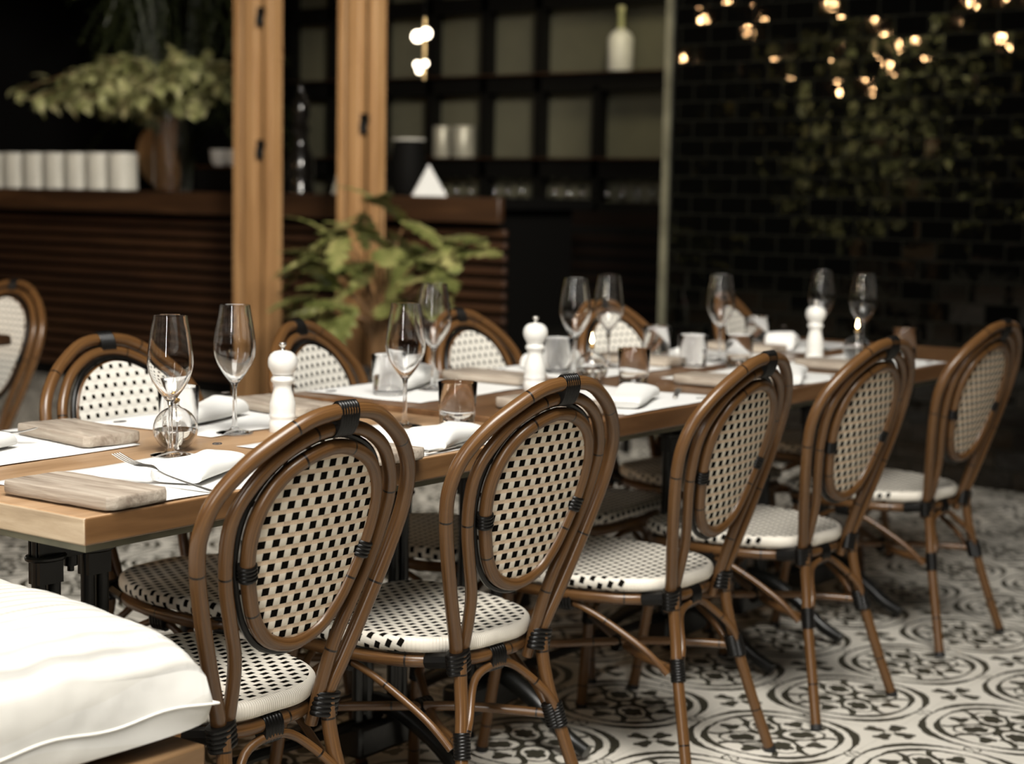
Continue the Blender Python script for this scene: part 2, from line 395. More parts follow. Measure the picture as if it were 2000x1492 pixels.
# ------------------------------------------------------------------ rattan bistro chair (faces +Y, origin on the floor under the seat)
YS, ZS, YT, ZT = -.122, .395, -.268, .900
LT = math.hypot(YT - YS, ZT - ZS); TY, TZ = (YT - YS) / LT, (ZT - ZS) / LT
def bk(s, t, off=0.0):
    """point of the backrest plane: s across, t up the slope, off = towards the sitter"""
    bow = .55 * s * s
    return V((s, YS + TY * t + off * TZ + bow, ZS + TZ * t - off * TY))
def mirror(pts): return [(-a, b) for a, b in pts[::-1] if abs(a) > 1e-6]
OUT = [(.114, -.02), (.121, .02), (.144, .08), (.172, .155), (.199, .235), (.217, .30), (.222, .352), (.209, .405), (.171, .453), (.125, .488), (.066, .5185), (0, .526)]
SEC = [(.098, -.04), (.101, .04), (.111, .12), (.135, .19), (.159, .26), (.171, .325), (.170, .37), (.154, .41), (.117, .455), (.058, .488), (0, .497)]
OVA = [(0, .466), (.045, .457), (.09, .432), (.119, .393), (.131, .345), (.127, .29), (.112, .238), (.090, .187), (.055, .148), (0, .131)]
SEAT = [(0, -.12), (.06, -.118), (.12, -.09), (.168, -.035), (.198, .05), (.212, .14), (.212, .22), (.19, .28), (.14, .307), (.07, .312), (0, .313)]
def sleeve(mb, p0, p1, a, b, flatdir, ridges=6):
    """tightly wound binding: ridged sleeve around the segment p0-p1"""
    p0, p1 = V(p0), V(p1); N = ridges * 4; pts = [p0.lerp(p1, i / N) for i in range(N + 1)]
    k = [0.0, .7, 1.0, .7]
    mb.tube(pts, lambda t: (a + .0016 * k[round(t * N) % 4], b + .0016 * k[round(t * N) % 4]), 14, flat=flatdir)
def make_chair():
    t = thing('bistro_chair', 'x', 'chair')
    R = .0128
    full = [bk(-a, b) for a, b in OUT] + [bk(a, b) for a, b in OUT[::-1][1:]]
    MB().tube(full, R, 14, sub=4).build('backrest_frame', M['rattan'], t)
    sec = [bk(-a, b, .004) for a, b in SEC] + [bk(a, b, .004) for a, b in SEC[::-1][1:]]
    MB().tube(sec, .0112, 12, sub=4).build('inner_hoop', M['rattan'], t)
    ov = OVA + mirror(OVA[1:-1]) if False else [(a, b) for a, b in OVA] + [(-a, b) for a, b in OVA[::-1][1:-1]]
    MB().tube([bk(a, b, .004) for a, b in ov], .0122, 14, closed=True, sub=4).build('oval_frame', M['rattan'], t)
    cx, cy = 0, .30
    def grow(a, b, g):
        l = math.hypot(a - cx, b - cy); return (a + (a - cx) / l * g, b + (b - cy) / l * g)
    MB().tube([bk(*grow(a, b, .0165), .013) for a, b in ov], .0058, 8, closed=True, sub=4).build('piping', M['black_bind'], t)
    # woven panel: rear face inside the oval frame, front face wrapped over it
    mb = MB(); ring = [V((a, b, 0)) for a, b in ov]; ring = smooth(ring, 4, True); K = len(ring)
    def disc(off, g, flip, dome):
        b0 = len(mb.v); L = 7
        for i in range(L + 1):
            f = i / L
            for p in ring:
                a, b = grow(p.x, p.y, g); a = cx + (a - cx) * f; b = cy + (b - cy) * f
                mb.v.append(bk(a, b, off + dome * (1 - f ** 3)))
        for i in range(L):
            for k in range(K):
                k2 = (k + 1) % K
                idx = (b0 + i * K + k, b0 + i * K + k2, b0 + (i + 1) * K + k2, b0 + (i + 1) * K + k)
                def uvp(q, ii): 
                    a, b = grow(ring[q].x, ring[q].y, g); f = ii / L; return (cx + (a - cx) * f, cy + (b - cy) * f)
                uv = (uvp(k, i), uvp(k2, i), uvp(k2, i + 1), uvp(k, i + 1))
                if flip: idx = idx[::-1]; uv = uv[::-1]
                mb.face(idx, uv)
        return b0 + L * K
    mb.m = 0; e0 = disc(.002, -.004, False, 0)
    mb.m = 1; e1 = disc(.021, .006, True, .004)
    mb.m = 1
    for k in range(K):
        k2 = (k + 1) % K; pa, pb = ring[k], ring[k2]
        mb.face((e0 + k, e0 + k2, e1 + k2, e1 + k), ((pa.x * 1.1, pa.y), (pb.x * 1.1, pb.y), (pb.x * 1.0, pb.y), (pa.x * 1.0, pa.y)))
    mb.build('woven_backrest', [M['weave_back'], M['weave_front']], t, merge=False)
    # seat
    sp = SEAT + [(-a, b) for a, b in SEAT[::-1][1:-1]]
    sr = smooth([V((a, b, 0)) for a, b in sp], 5, True); K = len(sr)
    nor = []
    for k in range(K):
        d = sr[(k + 1) % K] - sr[k - 1]; nor.append(V((d.y, -d.x, 0)).normalized())
    mb = MB(); c0 = V((0, .11, 0)); prof = [(-.012, .430), (-.005, .4285), (-.001, .424), (.0005, .417), (0, .409), (-.004, .403), (-.012, .400)]
    L = 6; b0 = len(mb.v); rows = []
    for i in range(L):
        f = (i + .0001) / L
        rows.append([(c0.lerp(sr[k] + nor[k] * -.012, f), .430 - .004 * (1 - f * f)) for k in range(K)])
    for o_, z_ in prof: rows.append([(sr[k] + nor[k] * o_, z_) for k in range(K)])
    rows.append([(c0, .402)] * K)
    arc = [0]
    for i in range(1, len(prof)): arc.append(arc[-1] + math.hypot(prof[i][0] - prof[i - 1][0], prof[i][1] - prof[i - 1][1]))
    for rw in rows:
        for p, z in rw: mb.v.append(V((p.x, p.y, z)))
    def uvof(i, k):
        k %= K
        if i <= L: p = rows[i][k][0]; return (p.x, p.y)
        p = sr[k] + nor[k] * (-.012 + arc[min(i - L, len(arc) - 1)]); return (p.x, p.y)
    for i in range(len(rows) - 1):
        for k in range(K):
            k2 = (k + 1) % K; rear = sr[k].y < -.035 and i >= L
            mb.m = 1 if rear else 0
            if rear:
                s0 = sr[k].x; s1 = sr[k2].x; uv = ((s0, 0), (s1, 0), (s1, .01), (s0, .01))
            else: uv = (uvof(i, k), uvof(i, k + 1), uvof(i + 1, k + 1), uvof(i + 1, k))
            mb.face((i * K + k, i * K + k2, (i + 1) * K + k2, (i + 1) * K + k), uv)
    mb.build('woven_seat', [M['weave_seat'], M['rim']], t, merge=True)
    rg = [V((a * .93, .10 + (b - .10) * .93, .384)) for a, b in sp]
    MB().tube(rg, .0125, 12, closed=True, sub=4).build('seat_frame', M['rattan'], t)
    # legs
    def leg(pts, r=.0125):
        o = MB().tube(pts, r, 12, sub=4).build('leg', M['rattan'], t)
        e = V(pts[-1]); d = (V(pts[-1]) - V(pts[-2])).normalized(); k = e.z / -d.z if d.z else 0
        MB().tube([e, e + d * (e.z / -d.z if d.z else 0)], .0142, 12).build('foot_cap', M['rubber'], o)
        return o
    LO = {}
    for s in (-1, 1):
        leg([(s * .1145, -.124, .405), (s * .1155, -.126, .36), (s * .122, -.136, .30), (s * .1345, -.148, .244), (s * .160, -.180, .12), (s * .186, -.210, .012)])
        leg([(s * .176, .255, .375), (s * .180, .262, .30), (s * .188, .275, .20), (s * .206, .298, .012)])
        sb = MB(); sleeve(sb, (s * .118, -.120, .412), (s * .110, -.118, .372), .027, .0165, (1, 0, 0), 5)
        sb.tube([(s * .118, -.128, .395), (s * .128, -.085, .388), (s * .134, -.06, .384)], .0145, 8)
        sb.build('binding', M['black_bind'], t)
        sb = MB(); sleeve(sb, (s * .130, -.144, .268), (s * .1385, -.154, .222), .0148, .0148, (1, 0, 0), 8)
        sleeve(sb, (s * .118, -.138, .268), (s * .128, -.147, .222), .0105, .013, (1, 0, 0), 8)
        sb.build('binding', M['black_bind'], t)
        sb = MB(); sleeve(sb, (s * .183, .267, .262), (s * .187, .274, .218), .0148, .0148, (1, 0, 0), 7); sb.build('binding', M['black_bind'], t)
        sb = MB(); sleeve(sb, (s * .176, .255, .398), (s * .177, .256, .362), .017, .017, (1, 0, 0), 5); sb.build('binding', M['black_bind'], t)
        # oval side lashings
        sb = MB(); p = bk(s * .121, .262, .004); q = bk(s * .128, .288, .004); sleeve(sb, p, q, .0155, .0145, (1, 0, 0), 4); sb.build('binding', M['black_bind'], t)
        # side arched braces
        xs = s * .185
        MB().tube([(s * .188, .262, .235), (s * .187, .235, .285), (s * .187, .16, .345), (s * .186, .10, .366), (s * .176, .03, .345), (s * .155, -.075, .285), (s * .140, -.128, .235)], .0072, 10, sub=5).build('brace', M['rattan'], t)
        sb = MB(); sleeve(sb, (s * .188, .08, .374), (s * .190, .12, .374), .0135, .024, (1, 0, 0), 5); sb.build('binding', M['black_bind'], t)
    for (y0, x0, yy) in ((-.112, .132, -1), (.286, .184, 1)):
        ye = -.150 if yy < 0 else .268
        MB().tube([(-x0, ye, .235), (-x0 * .86, ye * .98, .285), (-x0 * .45, y0 * .99, .345), (0, y0, .364), (x0 * .45, y0 * .99, .345), (x0 * .86, ye * .98, .285), (x0, ye, .235)], .0078, 10, sub=5).build('brace', M['rattan'], t)
        sb = MB(); sleeve(sb, (-.02, y0 + .006 * yy * -1, .375), (.02, y0 + .006 * yy * -1, .375), .0135, .024, (0, 1, 0), 6); sb.build('binding', M['black_bind'], t)
    for s, dz in ((1, .006), (-1, -.006)):
        MB().tube([(s * .134, -.146, .244), (s * .03, .02, .242 + dz), (-s * .186, .268, .240)], .0092, 10, sub=4).build('stretcher', M['rattan'], t)
    sb = MB(); sleeve(sb, (-.018, .075, .242), (.018, .075, .242), .014, .018, (0, 1, 0), 4); sb.build('binding', M['black_bind'], t)
    # top lashing
    sb = MB(); p0 = bk(-.020, .513, .001); p1 = bk(.020, .513, .001); sleeve(sb, p0, p1, .0290, .0152, (0, TY, TZ), 7); sb.build('binding', M['black_bind'], t)
    return t
ST = {}
near = [(.3141, .0363, -1.6, 'woven rattan chair nearest the camera, partly behind the white pillow'),
        (.8889, .0138, -4.4, 'near-side rattan chair second along the row from the pillow'),
        (1.5504, -.0144, 1.8, 'near-side rattan chair in the middle of the front row of five'),
        (2.1521, -.0313, -3.3, 'near-side rattan chair fourth along the row, second from the tiled wall end'),
        (2.9586, -.0045, -4.1, 'near-side rattan chair furthest right, standing closest to the black tiled wall')]
for X, Y, a, lab in near:
    c = inst(ST, 'chair', make_chair, (X, Y, 0), math.radians(a), lab); c['group'] = 'near-side chairs'
far = [(.29, .745, 0, 'far-side rattan chair showing only its seat corner behind the black table columns'),
       (.87, .705, 2, 'far-side rattan chair with white woven back behind the two nearest wine glasses'),
       (1.52, .70, 14, 'far-side rattan chair with white woven back directly behind the nearest white pepper mill'),
       (2.12, .70, 4, 'far-side rattan chair with its back between two wine glasses and the middle pepper mill'),
       (2.80, .70, -4, 'far-side rattan chair behind the middle pair of wine glasses, right of the middle pepper mill'),
       (3.62, .70, 12, 'far-side rattan chair furthest right across the table, a wine glass in front of its back')]
for X, Y, a, lab in far:
    c = dup(ST['chair'], (X, Y, 0), PI + math.radians(a), lab, 'far-side chairs')
dup(ST['chair'], (1.80, 2.84, 0), PI / 2, 'rattan chair at another table, cut by the left photo edge', 'chairs at the other table')

# ------------------------------------------------------------------ tables
def make_table(x0, x1, dz, lab, cols, ycol, wood='table'):
    T = .75 + dz; t = thing('dining_table', lab, 'table', (x0, 0, 0), 0, 'dining tables pushed end to end')
    L = x1 - x0
    mb = MB(); mb.box((L / 2, .405, T - .021), (L, .81, .042))
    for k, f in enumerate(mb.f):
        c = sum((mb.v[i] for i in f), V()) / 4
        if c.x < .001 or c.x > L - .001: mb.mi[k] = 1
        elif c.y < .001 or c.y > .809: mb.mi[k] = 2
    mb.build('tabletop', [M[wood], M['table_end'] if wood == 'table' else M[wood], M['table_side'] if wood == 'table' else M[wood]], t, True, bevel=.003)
    MB().box((L / 2, .405, T - .048), (L - .02, .79, .012)).build('underside_panel', M['jamb'], t, False)
    H = T - .054
    for g, (xa, xb) in enumerate(cols):
        p = MB(); yc = ycol[g]
        for xc in (xa, xb):
            xc -= x0
            for dx in (-.0155, .0155): p.tube([(xc + dx, yc, .07), (xc + dx, yc, H)], .0125, 10)
            p.box((xc, yc, .25), (.036, .016, .2)); p.box((xc, yc, H - .09), (.05, .03, .10))
        p.build('column', M['iron'], t)
        for xc in (xa, xb):
            cb = MB()
            for zc in (H - .035, H - .095): cb.tube([(xc - x0 + .034 * math.cos(a), yc + .026 * math.sin(a), zc) for a in [2 * PI * i / 20 for i in range(20)]], .005, 8, closed=True)
            cb.build('collar', M['iron'], t)
        m = (xa + xb) / 2 - x0
        q = MB().box((m, yc, H - .065), (abs(xb - xa) + .05, .022, .07)); q.box((m, .405, H - .006), (.09, .62, .012)); q.lathe([(.012, H - .118), (.012, H - .10)], 12, (m, yc, 0)); q.lathe([(.006, H - .128), (.006, H - .118)], 10, (m, yc, 0))
        q.build('top_bracket', M['iron'], t)
        for s in (-1, 1):
            MB().tube([(m, yc, .16), (m, yc + s * .06, .155), (m, yc + s * .15, .11), (m, yc + s * .23, .05), (m, yc + s * .29, .022)], lambda u: (.024 - .008 * u, .017), 10, sub=5).build('foot', M['iron'], t)
        MB().box((m, yc, .10), (abs(xb - xa) + .09, .07, .07)).build('base_block', M['iron'], t, True, bevel=.01)
    xs = [(a + b) / 2 - x0 for a, b in cols]
    MB().tube([(xs[0], ycol[0], .13), (xs[1], ycol[1], .13)], .012, 8).build('stretcher', M['iron'], t)
    return t
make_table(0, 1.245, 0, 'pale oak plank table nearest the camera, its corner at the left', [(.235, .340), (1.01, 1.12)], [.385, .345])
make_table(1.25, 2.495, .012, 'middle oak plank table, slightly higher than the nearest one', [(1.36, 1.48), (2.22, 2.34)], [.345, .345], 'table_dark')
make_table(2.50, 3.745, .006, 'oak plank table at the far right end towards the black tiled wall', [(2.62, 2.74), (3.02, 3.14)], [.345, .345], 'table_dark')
def other_table():
    t = thing('side_dining_table', 'dark-edged table corner in front of the chair at the left photo edge', 'table', (0, 0, 0))
    MB().box((.95, 2.86, .75), (1.62, .80, .035)).build('tabletop', M['bar_top'], t, True, bevel=.01)
    for x in (.35, 1.35):
        MB().tube([(x, 2.86, .02), (x, 2.86, .73)], .03, 12).build('column', M['iron'], t)
        MB().box((x, 2.86, .02), (.12, .5, .04)).build('foot', M['iron'], t, True, bevel=.01)
other_table()

# ------------------------------------------------------------------ table settings
def plank(w, l, h, seed, n=14):
    """weathered board with slightly wavy worn edges"""
    r = random.Random(seed); mb = MB(); pts = []
    c = .009
    def edge(a, b, m):
        for i in range(m): 
            f = i / m; pts.append((a[0] + (b[0] - a[0]) * f, a[1] + (b[1] - a[1]) * f))
    x, y = w / 2, l / 2
    co = [(-x + c, -y), (x - c, -y), (x, -y + c), (x, y - c), (x - c, y), (-x + c, y), (-x, y - c), (-x, -y + c)]
    for i in range(8): edge(co[i], co[(i + 1) % 8], 2 if i % 2 else (7 if i in (0, 4) else 11))
    pts = [(a + r.uniform(-1, 1) * .0012, b + r.uniform(-1, 1) * .0012) for a, b in pts]; K = len(pts)
    lay = [(.94, .0), (.985, .0025), (1.0, .006), (1.0, h - .005), (.985, h - .0012), (.955, h)]
    for f, z in lay:
        for a, b in pts: mb.v.append(V((a * (1 - (1 - f) * .5 / 1), b * (1 - (1 - f) * .3), z + r.uniform(-1, 1) * .0004)))
    for i in range(len(lay) - 1):
        for k in range(K): mb.face((i * K + k, i * K + (k + 1) % K, (i + 1) * K + (k + 1) % K, (i + 1) * K + k))
    b = len(mb.v); mb.v.append(V((0, 0, h))); mb.v.append(V((0, 0, 0)))
    for k in range(K):
        mb.face((b, (len(lay) - 1) * K + k, (len(lay) - 1) * K + (k + 1) % K)); mb.face((b + 1, (k + 1) % K, k))
    return mb
TZ_ = lambda x: .75 if x < 1.247 else (.762 if x < 2.497 else .756)
boards = [(.10, .12, 1.5, 'weathered wooden board on the near left table corner, beside the fork'),
          (.70, .10, -3, 'wooden board on the near side of the first table, behind the nearest chair back'),
          (1.43, .165, -2, 'wooden board just beyond the step between first and middle table, behind the second chair'),
          (2.14, .14, 2, 'wooden board on the near side of the middle table, behind the third chair'),
          (2.80, .14, -4, 'small wooden board beside the farthest pepper mill, behind the fourth chair'),
          (.505, .625, -8, 'weathered grey board left of the glass oil lamp, near the left photo edge'),
          (1.08, .635, -8, 'grey board lying behind the nearest white pepper mill'),
          (1.80, .61, 3, 'dark-edged board in front of the woven back right of the second wine glass pair'),
          (2.46, .60, 2, 'grey board on the far side of the table, right of the middle oil lamp'),
          (3.10, .62, 0, 'grey board on the far side close to the farthest glasses')]
bm_ = None
for i, (x, y, a, lab) in enumerate(boards):
    o = plank(.122, .248, .0205, i).build('serving_board', M['board'], None, True)
    o.location = (x, y, TZ_(x) + .0042); o.rotation_euler = (0, 0, math.radians(a)); tag(o, lab, 'board', 'serving boards on the tables')
def mat_sheet(w, l, seed, lift):
    r = random.Random(seed); mb = MB(); nx, ny = 26, 20
    for j in range(ny + 1):
        for i in range(nx + 1):
            u, v = i / nx, j / ny; e = min(u, 1 - u, v, 1 - v)
            z = .0008 + lift * max(0, 1 - e * 9) ** 2 * (.5 + .5 * math.sin(u * 9 + seed) * math.cos(v * 7 + seed))
            mb.v.append(V(((u - .5) * w, (v - .5) * l, z)))
    for j in range(ny):
        for i in range(nx): k = j * (nx + 1) + i; mb.face((k, k + 1, k + nx + 2, k + nx + 1))
    return mb
def make_mat(seed, near_side):
    o = mat_sheet(.43, .335, seed, .0028).build('paper_placemat', M['paper'], None, True)
    o.modifiers.new('solid', 'SOLIDIFY').thickness = .0006
    mk = MB(); s = 1 if near_side else -1
    ring = [(s * .17 + .016 * math.cos(a), -s * .13 + .008 * math.sin(a), .0016) for a in [2 * PI * k / 20 for k in range(20)]]
    mk.tube(ring, .0009, 5, closed=True); mk.box((s * .17, -s * .13, .0015), (.033, .0018, .0006))
    mk.build('printed_mark', M['ink'], o)
    return o
mats = [(.31, .178, 1, 1, 'white paper placemat under the nearest board and fork'), (.86, .178, 1, 1, 'white paper placemat on the near side behind the first and second chair backs'),
        (1.69, .178, 1, 1, 'white paper placemat on the near edge right of the second chair'), (2.385, .18, 1, -2, 'white paper placemat on the near edge between third and fourth chair'),
        (3.02, .178, 1, -1, 'white paper placemat on the near edge left of the last chair'),
        (.31, .64, 0, 2, 'white paper placemat at the left photo edge with a fork on it'), (.90, .64, 0, 3, 'white paper placemat around the far tumbler behind the oil lamp'),
        (1.53, .63, 0, 2, 'white paper placemat below the woven back behind the first pepper mill'), (2.20, .63, 0, 0, 'white paper placemat on the far side by the middle oil lamp'),
        (2.83, .63, 0, 1, 'white paper placemat on the far side behind the third wine glass'), (3.40, .62, 0, 0, 'white paper placemat at the far corner of the last table')]
for i, (x, y, ns, a, lab) in enumerate(mats):
    o = make_mat(i, ns); o.location = (x, y, TZ_(x)); o.rotation_euler = (0, 0, math.radians(a)); tag(o, lab, 'placemat', 'white paper placemats')
def make_napkin(seed, L=.235, W=.088, H=.024):
    r = random.Random(seed); mb = MB(); n, k = 30, 22; ph = r.uniform(0, 6)
    for i in range(n + 1):
        u = i / n; e = 1 - (2 * abs(u - .5)) ** 8; x = (u - .5) * L
        ww = W / 2 * (.93 + .07 * math.sin(u * 3 + ph)) * (.90 + .10 * e); hh = H * (.84 + .16 * math.sin(u * 4.3 + ph)) * (.55 + .45 * e)
        for j in range(k):
            a = 2 * PI * j / k; cx_ = math.copysign(abs(math.cos(a)) ** .5, math.cos(a)); sz = math.copysign(abs(math.sin(a)) ** .75, math.sin(a))
            z = hh / 2 + sz * hh / 2 * (1 if sz < 0 else (1 + .10 * math.sin(a * 3 + u * 5)))
            mb.v.append(V((x + .004 * math.sin(a + ph), cx_ * ww + .004 * math.sin(u * 5 + ph), max(z, 0))))
    for i in range(n):
        for j in range(k): mb.face((i * k + j, i * k + (j + 1) % k, (i + 1) * k + (j + 1) % k, (i + 1) * k + j))
    mb.face(list(range(k))[::-1]); mb.face([n * k + j for j in range(k)])
    o = mb.build('folded_napkin', M['napkin'], None, True)
    fl = MB().tube([(-L * .49, W * .30, H * .35), (0, W * .46, H * .40), (L * .49, W * .36, H * .35)], lambda t: (.004, .0075), 8, sub=6); fl.build('fold', M['napkin'], o)
    em = MB(); em.tube([(L * .36 + .010 * math.cos(a), .004 + .0075 * math.sin(a), H * 1.005) for a in [2 * PI * q / 18 for q in range(18)]], .0010, 5, closed=True)
    em.box((L * .36, .004, H * 1.0), (.012, .0022, .002)); em.build('embroidered_mark', M['ink'], o)
    return o
naps = [(.385, .160, 27, .036, 'folded white napkin beside the fork, left of the nearest chair back'), (.95, .085, 20, .040, 'folded white napkin with a small dark mark between the first and second chair backs'),
        (1.66, .115, 20, .036, 'puffed white napkin with dark oval mark right of the second chair back'), (2.36, .085, 24, .036, 'white napkin showing just right of the third chair back'),
        (2.98, .060, 22, .036, 'white napkin showing just right of the fourth chair back'),
        (.235, .625, 200, .034, 'white napkin cut off by the left photo edge'), (.865, .655, 14, .046, 'rolled white napkin seen through the tumbler behind the oil lamp'),
        (1.56, .69, 20, .050, 'rolled white napkin between the first pair of tumblers and the middle board'), (2.21, .72, 12, .055, 'puffed white napkin behind the middle pepper mill'),
        (2.72, .58, 26, .060, 'large puffed white napkin at the foot of the third wine glass'), (3.30, .585, 24, .060, 'white napkin behind the farthest pepper mill')]
for i, (x, y, a, h, lab) in enumerate(naps):
    o = make_napkin(i + 3, .235 if i != 6 else .22, .10, h); o.location = (x, y, TZ_(x) + .0043); o.rotation_euler = (0, 0, math.radians(a)); tag(o, lab, 'napkin', 'folded white napkins')
def make_fork():
    t = thing('fork', 'x', 'fork'); mb = MB()
    mb.tube([(0, 0, .003), (0, .05, .0035), (0, .095, .005), (0, .118, .009)], lambda u: (.0052 - .0028 * min(1, u * 1.3), .0012), 10, sub=5, flat=(1, 0, 0)); mb.build('handle', M['steel'], t)
    mb = MB(); mb.tube([(0, .112, .008), (0, .128, .011), (0, .146, .0085), (0, .154, .0075)], lambda u: (.0024 + .0095 * min(1, u * 1.6), .0011), 12, sub=5, flat=(1, 0, 0)); mb.build('head', M['steel'], t)
    for k in range(4):
        x = (k - 1.5) * .0058
        MB().tube([(x * .95, .150, .0078), (x, .175, .0085), (x * 1.02, .205, .014)], lambda u: (.0017 - .0007 * u, .0010), 8, sub=3, flat=(1, 0, 0)).build('tine', M['steel'], t)
    return t
f1 = make_fork(); f1.location = (.262, .012, .7525); f1.rotation_euler = (math.radians(8.5), 0, math.radians(6)); f1['label'] = 'steel fork leaning tines-up on the nearest board and placemat'; f1['group'] = 'forks'
f2 = dup(f1, (.30, .80, .7535), 0, 'steel fork on the placemat at the left photo edge', 'forks'); f2.rotation_euler = (math.radians(4), 0, math.radians(212))
def make_knife():
    t = thing('table_knife', 'x', 'knife')
    MB().tube([(0, 0, .003), (0, .09, .004)], lambda u: (.0058, .0026), 10, sub=3, flat=(1, 0, 0)).build('handle', M['steel'], t)
    MB().tube([(0, .09, .004), (0, .12, .0035), (0, .19, .003), (0, .205, .003)], lambda u: (.0075 * (1 - .55 * max(0, u - .8) * 5), .0008), 8, sub=4, flat=(1, 0, 0)).build('blade', M['steel'], t)
    return t
k1 = make_knife(); k1.location = (.80, .012, .7545); k1.rotation_euler = (0, 0, math.radians(-86)); k1['label'] = 'steel knife beside the board between the first and second chair backs'; k1['group'] = 'knives'
dup(k1, (1.80, .085, .7645), math.radians(-62), 'steel knife on the placemat right of the second chair back', 'knives')
dup(k1, (.76, .60, .7525), math.radians(-70), 'steel knife on the placemat behind the oil lamp', 'knives')
# stemware
def wine_profile():
    H = .252
    out = [(.0005, 0), (.036, 0), (.0362, .0012), (.030, .003), (.012, .006), (.0052, .012), (.0042, .03), (.0038, .06), (.0042, .088), (.0065, .097), (.0135, .106),
           (.024, .120), (.0335, .136), (.0392, .152), (.0412, .166), (.0408, .179), (.0388, .196), (.0355, .218), (.0312, .2435), (.0300, H)]
    inn = [(.0290, H - .0006), (.0301, .2435), (.0345, .218), (.0378, .196), (.0398, .179), (.0402, .166), (.0381, .152), (.0322, .137), (.0225, .122), (.0125, .110), (.0055, .1035), (.0003, .1015)]
    return out + inn
def make_wine():
    t = thing('wine_glass', 'x', 'wine glass')
    pr = wine_profile(); MB().lathe(pr, 48).build('glass_body', M['glass'], t, True)
    return t
def make_wine1():
    o = MB().lathe(wine_profile(), 48).build('wine_glass', M['glass'], None, True); o['category'] = 'wine glass'; o['group'] = 'wine glasses'; return o
wines = [(.482, .345, 'wine glass nearest the camera, in front of the glass oil lamp'), (.764, .470, 'tall wine glass standing left of the nearest pepper mill'),
         (1.07, .290, 'wine glass left of the tumbler behind the second chair back'), (1.545, .60, 'wine glass behind and right of the third one, a curved chair back seen through it'),
         (2.06, .545, 'wine glass in front of the middle oil lamp, right of the middle pepper mill'), (2.31, .605, 'wine glass behind the middle lamp with a woven chair back behind it'),
         (2.74, .500, 'wine glass standing alone before the far-side chair furthest right'), (3.30, .455, 'wine glass half hidden by the farthest pepper mill'),
         (3.20, .268, 'wine glass at the far right beside the farthest lit lamp')]
for x, y, lab in wines: inst(ST, 'wine', make_wine1, (x, y, TZ_(x) + .0025), R_.uniform(0, 6), lab)
def make_tumbler():
    H, r0, r1 = .092, .036, .041
    pr = [(.0005, 0), (r0 - .002, 0), (r0, .002), (r1, H - .001), (r1 - .0008, H), (r1 - .0013, H - .001), (r0 - .0014, .012), (r0 - .006, .009), (.0004, .0085)]
    o = MB().lathe(pr, 40).build('water_tumbler', M['glass'], None, True); o['category'] = 'tumbler'; o['group'] = 'water tumblers'; return o
tums = [(.69, .55, 'tumbler directly behind the nearest oil lamp'), (1.145, .212, 'empty tumbler between the first and second chair backs'), (1.40, .615, 'tumbler left of the second pair of wine glasses, before a woven back'),
        (2.09, .62, 'tumbler just right of the middle pepper mill'), (1.96, .30, 'tumbler right of the middle oil lamp, behind the second chair back'), (2.72, .70, 'tumbler behind the puffed napkin left of the lone wine glass'),
        (2.62, .37, 'tumbler right of the lone wine glass, above the third chair back'), (3.32, .69, 'tumbler left of the farthest pepper mill'), (3.22, .14, 'tumbler just right of the fourth chair back'), (2.52, .46, 'low tumbler between the lone wine glass and the napkins')]
for x, y, lab in tums: inst(ST, 'tum', make_tumbler, (x, y, TZ_(x) + .0025), 0, lab)
def make_mill():
    t = thing('pepper_mill', 'x', 'pepper mill', group='white pepper mills')
    body = [(.0005, 0), (.0270, 0), (.0280, .002), (.0280, .022), (.0262, .025), (.0262, .028), (.0272, .031), (.0278, .034), (.0272, .037), (.0265, .040), (.0272, .050), (.0265, .062), (.0225, .078), (.0190, .090),
            (.0182, .097), (.0195, .102), (.0240, .107), (.0250, .110), (.0235, .114), (.0205, .118), (.0200, .120), (.0005, .120)]
    MB().lathe(body, 40).build('body', M['ceramic'], t)
    head = [(.0005, .1205), (.0200, .1205), (.0225, .1225), (.0228, .125), (.0255, .129), (.0300, .138), (.0312, .147), (.0300, .156), (.0255, .164), (.0180, .1695), (.0080, .172), (.0005, .172)]
    MB().lathe(head, 40).build('head', M['ceramic'], t)
    MB().lathe([(.0005, .171), (.0055, .171), (.0040, .175), (.0042, .179), (.0075, .182), (.0082, .185), (.0070, .188), (.0005, .189)], 24).build('knob', M['steel'], t)
    return t
for x, y, lab in [(.852, .425, 'white pepper mill nearest the camera, right of the tall wine glass'), (1.715, .425, 'white pepper mill in the middle, behind the second chair back'), (2.985, .318, 'farthest white pepper mill, behind the third and fourth chair backs')]:
    inst(ST, 'mill', make_mill, (x, y, TZ_(x)), 0, lab).scale = (.95, .95, .95)
